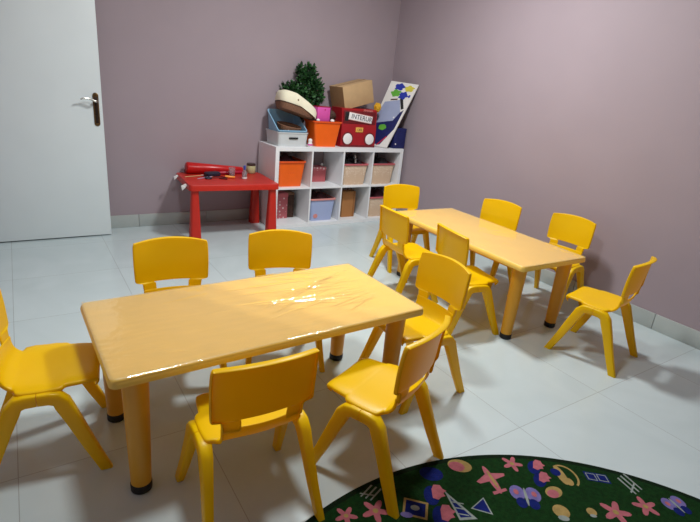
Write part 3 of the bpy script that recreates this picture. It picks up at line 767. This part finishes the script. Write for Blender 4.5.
# scissors
t = thing('scissors', (-2.07, -.31, ZT), 'scissors with dark handles lying open on the red table', 'scissors', rz=.1)
for s_ in (-1, 1):
    bm = bmesh.new(); z0 = .002 if s_ > 0 else .005
    pts = [(-.005, -.005), (.06, s_*.012-.004), (.085, s_*.018), (.06, s_*.012+.004), (-.005, .005)]
    loft(bm, [[(x, y, z0) for x, y in pts], [(x, y, z0+.002) for x, y in pts]]); fin('blade', bm, M['steel'], t)
    bm = bmesh.new(); tube(bm, [(-.035+.026*math.cos(a), -s_*.022+.014*math.sin(a), .006) for a in [2*math.pi*i/16 for i in range(17)]], .005, 8); fin('handle', bm, M['leather'], t)
rod('orange_marker', (-1.945, -.30, ZT+.012), (-1.868, -.335, ZT+.010), .0115, .010, M['amber'], 'short fat orange marker in front on the red table', 'marker')
for a, b, lab in (((-2.01, -.335, ZT+.005), (-1.955, -.385, ZT+.005), 'dark crayon just left of the orange marker, nearer the camera'), ((-1.975, -.27, ZT+.005), (-1.935, -.33, ZT+.005), 'dark crayon touching the orange marker tip')):
    rod('crayon', a, b, .0045, .0045, M['maroon'], lab, 'crayon', 10)
# clear cup, bottle, jar
bm = bmesh.new(); lathe(bm, [(.022, 0), (.024, .003), (.030, .075), (.0285, .075), (.022, .005)], 24)
tag(fin('clear_cup', bm, M['glass'], loc=(-1.852, -.215, ZT), smooth=50), 'small clear plastic cup in front of the red rolls', 'cup')
t = thing('small_bottle', (-1.79, -.36, ZT), 'small clear bottle with a blue neck on the right half of the red table', 'bottle')
bm = bmesh.new(); lathe(bm, [(.02, 0), (.022, .004), (.022, .055), (.010, .078), (.009, .09), (.0075, .09), (.0085, .077), (.0195, .054), (.019, .006)], 24); fin('bottle_body', bm, M['glass'], t, smooth=50)
bm = bmesh.new(); lathe(bm, [(.0105, .082), (.0105, .115), (.007, .118)], 20); fin('cap', bm, M['bluecap'], t, smooth=40)
bm = bmesh.new(); lathe(bm, [(.0225, .004), (.0227, .018)], 20); fin('label_band', bm, M['white'], t)
t = thing('candle_jar', (-1.625, -.105, ZT), 'squat pale green jar with dark lid, back right of the red table', 'jar')
bm = bmesh.new(); lathe(bm, [(.036, 0), (.042, .005), (.043, .062), (.038, .072)], 28); fin('jar_body', bm, M['greencream'], t, smooth=50)
bm = bmesh.new(); lathe(bm, [(.038, .072), (.041, .073), (.041, .088), (.037, .092)], 28); fin('lid', bm, M['lid'], t, smooth=40)
# torn tape bits stuck on the table edge
for (x, y, z, s_, lab) in ((-2.327, -.46, .458, .044, 'torn white paper scrap stuck at the front left corner of the red table'), (-2.322, -.17, .474, .032, 'torn white paper scrap stuck on the left edge of the red table, near the wall')):
    bm = bmesh.new()
    pts = [(0, -s_), (-.004, -s_*.1), (-.006, s_*.9), (.0, s_*.4)]
    P = [(x+.004, y-s_*.5, z+.008), (x+.004, y+s_*.6, z+.010), (x-s_*.9, y+s_*.2, z-s_*.1), (x-s_*.8, y-s_*.2, z-s_*.9), (x-s_*.3, y-s_*.5, z-s_*.3)]
    loft(bm, [P, [(a-.0012, b, c) for a, b, c in P]]); tag(fin('paper_scrap', bm, M['paper'], smooth=0), lab, 'paper')

# ------------------------------------------------------------------ rug
rc = (-2.474, -4.582); RR = 1.17
bm = bmesh.new()
n = 160
def ring_r(r, z): return [(r*math.cos(2*math.pi*i/n), r*math.sin(2*math.pi*i/n), z) for i in range(n)]
loft(bm, [ring_r(RR-.004, 0.0003), ring_r(RR, .002), ring_r(RR, .0035), ring_r(RR-.005, .0045), ring_r(RR-.022, .0047)], mi=1, cap1=False)
V = [bm.verts.new(p) for p in ring_r(RR-.022, .0047)]; bm.faces.new(V).material_index = 0
def poly(cx, cy, pts, mi, k=0, rot=0, sc=1):
    z = .0050+.0003*k; c, s = math.cos(rot), math.sin(rot)
    P = [(cx-rc[0]+(x*c-y*s)*sc, cy-rc[1]+(x*s+y*c)*sc, z) for x, y in pts]
    vs = [bm.verts.new(p) for p in P]; f = bm.faces.new(vs); f.material_index = mi; f.normal_update()
    if f.normal.z < 0: f.normal_flip()
def ell(a, b, n=16, x=0, y=0): return [(x+a*math.cos(2*math.pi*i/n), y+b*math.sin(2*math.pi*i/n)) for i in range(n)]
PK, BL, YE, WH, GR, LI = 2, 3, 4, 5, 6, 7
def flower(x, y, s, r=0):
    poly(x, y, [((.035+.016*math.cos(5*a))*math.cos(a), (.035+.016*math.cos(5*a))*math.sin(a)) for a in [2*math.pi*i/40 for i in range(40)]], PK, 0, r, s)
    poly(x, y, ell(.010, .010, 10), YE, 1, r, s)
def cloud(x, y, s, r=0):
    poly(x-.03*s, y, ell(.028, .045, 18), BL, 0, r, s)
    poly(x, y, [(-.02, -.03), (.0, -.035), (.012, -.02), (.026, -.014), (.020, 0), (.032, .012), (.018, .02), (.01, .036), (-.014, .034), (-.022, .012)], PK, 1, r, s)
def kite(x, y, s, r=0):
    for d in (-.02, 0, .02): poly(x, y, [(d-.003, -.04), (d+.003, -.04), (d+.022, .035), (d+.014, .035)], WH, 0, r, s)
    poly(x, y, [(-.03, -.03), (.03, -.012), (.03, -.006), (-.03, -.024)], WH, 1, r, s)
def sail(x, y, s, r=0):
    poly(x, y, [(-.04, .07), (-.03, -.06), (.035, -.06)], WH, 0, r, s); poly(x, y, [(-.031, .038), (-.023, -.05), (.018, -.05)], BL, 1, r, s)
    for q in (-.03, -.005, .02): poly(x, y, [(-.028, q), (.01, q-.012), (.01, q-.017), (-.028, q-.005)], WH, 2, r, s)
def tri(x, y, s, r=0):
    poly(x, y, [(-.042, -.02), (.034, -.034), (.012, .04)], WH, 0, r, s); poly(x, y, [(-.034, -.017), (.027, -.028), (.010, .032)], BL, 1, r, s)
def plane(x, y, s, r=0):
    poly(x, y, ell(.014, .07, 18), PK, 0, r, s); poly(x, y, [(-.065, .0), (-.01, .03), (.012, .03), (.065, .02), (.06, .008), (.0, -.006), (-.055, -.012)], PK, 1, r, s)
    poly(x, y, [(-.03, -.07), (.03, -.06), (.03, -.048), (-.03, -.056)], PK, 1, r, s); poly(x, y, ell(.006, .045, 12, .003, .0), YE, 2, r, s)
def tv(x, y, s, r=0):
    poly(x, y, [(-.045, -.035), (.04, -.045), (.048, .03), (-.038, .04)], YE, 0, r, s); poly(x, y, [(-.036, -.028), (.032, -.036), (.038, .022), (-.03, .031)], BL, 1, r, s)
    poly(x, y, ell(.016, .012, 12), WH, 2, r, s); poly(x, y, ell(.022, .012, 12, -.03, -.035), LI, 2, r, s)
def ball(x, y, s, r=0): poly(x, y, ell(.045, .035, 20), BL, 0, r, s)
def heart(x, y, s, r=0):
    poly(x, y, ell(.045, .032, 20), YE, 0, r, s); poly(x, y, ell(.030, .024, 16, -.012, -.006), PK, 1, r, s)
def rocket(x, y, s, r=0):
    poly(x, y, [(.05*math.cos(a), .06*math.sin(a)) for a in [R(d) for d in range(-60, 121, 12)]]+[(.042*math.cos(a), .052*math.sin(a)) for a in [R(d) for d in range(120, -61, -12)]], YE, 0, r, s)
    poly(x, y, ell(.018, .05, 16, -.015, .005), YE, 1, r, s); poly(x, y, ell(.020, .020, 14, -.03, .02), BL, 2, r, s); poly(x, y, ell(.016, .02, 14, .0, -.03), YE, 2, r, s)
def book(x, y, s, r=0):
    poly(x, y, [(-.055, .03), (.05, .025), (.056, -.03), (-.05, -.025)], BL, 0, r, s)
    for a, b in ((-.047, -.005), (.003, .046)): poly(x, y, [(a, .022), (b, .020), (b+.003, -.022), (a+.003, -.019)], WH, 1, r, s); poly(x, y, [(a+.004, .018), (b-.004, .016), (b-.001, -.018), (a+.007, -.015)], BL, 2, r, s)
def butter(x, y, s, r=0):
    for sx in (-1, 1):
        poly(x, y, ell(.026, .032, 14, sx*.026, .014), LI, 0, r, s); poly(x, y, ell(.018, .022, 14, sx*.02, -.028), BL, 1, r, s); poly(x, y, ell(.009, .012, 10, sx*.03, .016), PK, 2, r, s)
    poly(x, y, ell(.005, .04, 10), WH, 3, r, s)
def sun(x, y, s, r=0):
    poly(x, y, ell(.03, .03, 18), YE, 0, r, s); poly(x, y, ell(.02, .012, 12, 0, -.03), WH, 1, r, s)
ca = -R(38)     # motifs stand roughly upright for somebody looking into the room corner
flower(-2.56, -3.53, 1.0, ca); kite(-2.53, -3.45, .9, ca-.3); ball(-2.27, -3.49, 1, ca); heart(-2.14, -3.51, 1.05, ca); cloud(-2.31, -3.57, 1, ca); cloud(-2.345, -3.655, 1, ca)
sail(-2.275, -3.655, 1, ca+.25); tri(-2.21, -3.69, 1, ca); plane(-2.08, -3.62, 1, ca+.35); flower(-1.94, -3.60, .85, ca); tv(-2.43, -3.585, 1, ca)
cloud(-1.85, -3.655, .85, ca-.3); cloud(-1.885, -3.71, .85, ca-.3); rocket(-1.80, -3.745, 1, ca+.2); book(-1.69, -3.81, .85, ca); kite(-1.61, -3.89, 1.1, ca+.7)
butter(-2.03, -3.74, 1.1, ca); flower(-1.79, -3.945, 1.1, ca); flower(-1.66, -3.985, .95, ca+.5); butter(-1.545, -4.04, .9, ca+.4); sun(-1.97, -3.845, 1, ca); heart(-1.915, -3.775, .8, ca+.6)
sun(-1.87, -3.9, .6, ca); flower(-2.66, -3.50, .8, ca); ball(-1.43, -4.14, .7, ca)
rn = random.Random(11); fn = [flower, cloud, sail, plane, tv, heart, rocket, book, butter, sun, tri, kite]; placed = []
for k in range(400):        # the rest of the rug, nearer than the picture shows
    a = rn.uniform(0, 6.28); q = RR*.9*math.sqrt(rn.random()); x, y = rc[0]+q*math.cos(a), rc[1]+q*math.sin(a)
    if y > -3.78-.45*max(0, x+2.1)-.15 or any(math.hypot(x-u, y-v) < .16 for u, v in placed): continue
    placed.append((x, y)); rn.choice(fn)(x, y, 1.05, ca+rn.uniform(-.3, .3))
tag(fin('round_rug', bm, [M['rug'], M['rugedge'], M['rpink'], M['rblue'], M['ryel'], M['rwhite'], M['rgreen'], M['rlil']], loc=(rc[0], rc[1], 0), smooth=0, recalc=False),
    'round dark green play rug printed with pink flowers, boats and butterflies, on the white floor', 'rug')

# ------------------------------------------------------------------ light
def area(name, loc, size, power, color, rot=(0, 0, 0), sy=None):
    l = bpy.data.lights.new(name, 'AREA'); l.energy = power; l.color = color; l.size = size
    if sy: l.shape = 'RECTANGLE'; l.size_y = sy
    else: l.shape = 'DISK'
    o = bpy.data.objects.new(name, l); COL.objects.link(o); o.location = loc; o.rotation_euler = rot
    return o
area('ceiling_lamp', (-1.35, -2.0, 2.76), .36, 48, (.98, 1, 1))
area('ceiling_lamp', (-2.75, -2.9, 2.76), .36, 24, (.97, 1, 1))
w = bpy.data.worlds.new('World'); scn.world = w; w.use_nodes = True
w.node_tree.nodes['Background'].inputs[0].default_value = (.8, .85, .9, 1); w.node_tree.nodes['Background'].inputs[1].default_value = .3

# ------------------------------------------------------------------ camera
cd = bpy.data.cameras.new('camera'); co = bpy.data.objects.new('camera', cd); COL.objects.link(co)
cd.sensor_fit = 'HORIZONTAL'; cd.sensor_width = 36; cd.lens = 36*492.175/700; cd.clip_start = .02
r = Vector((.83603, -.540741, .093021)); u = Vector((.110077, .331384, .937053)); f = Vector((.537528, .773165, -.336571))
mw = Matrix((r, u, -f)).transposed().to_4x4(); mw.translation = Vector((-3.43874, -4.49612, 1.3565))
co.matrix_world = mw
scn.camera = co
scn.view_settings.view_transform = 'Standard'; scn.view_settings.look = 'None'; scn.view_settings.exposure = .36; scn.view_settings.gamma = 1
scn.view_settings.use_curve_mapping = False
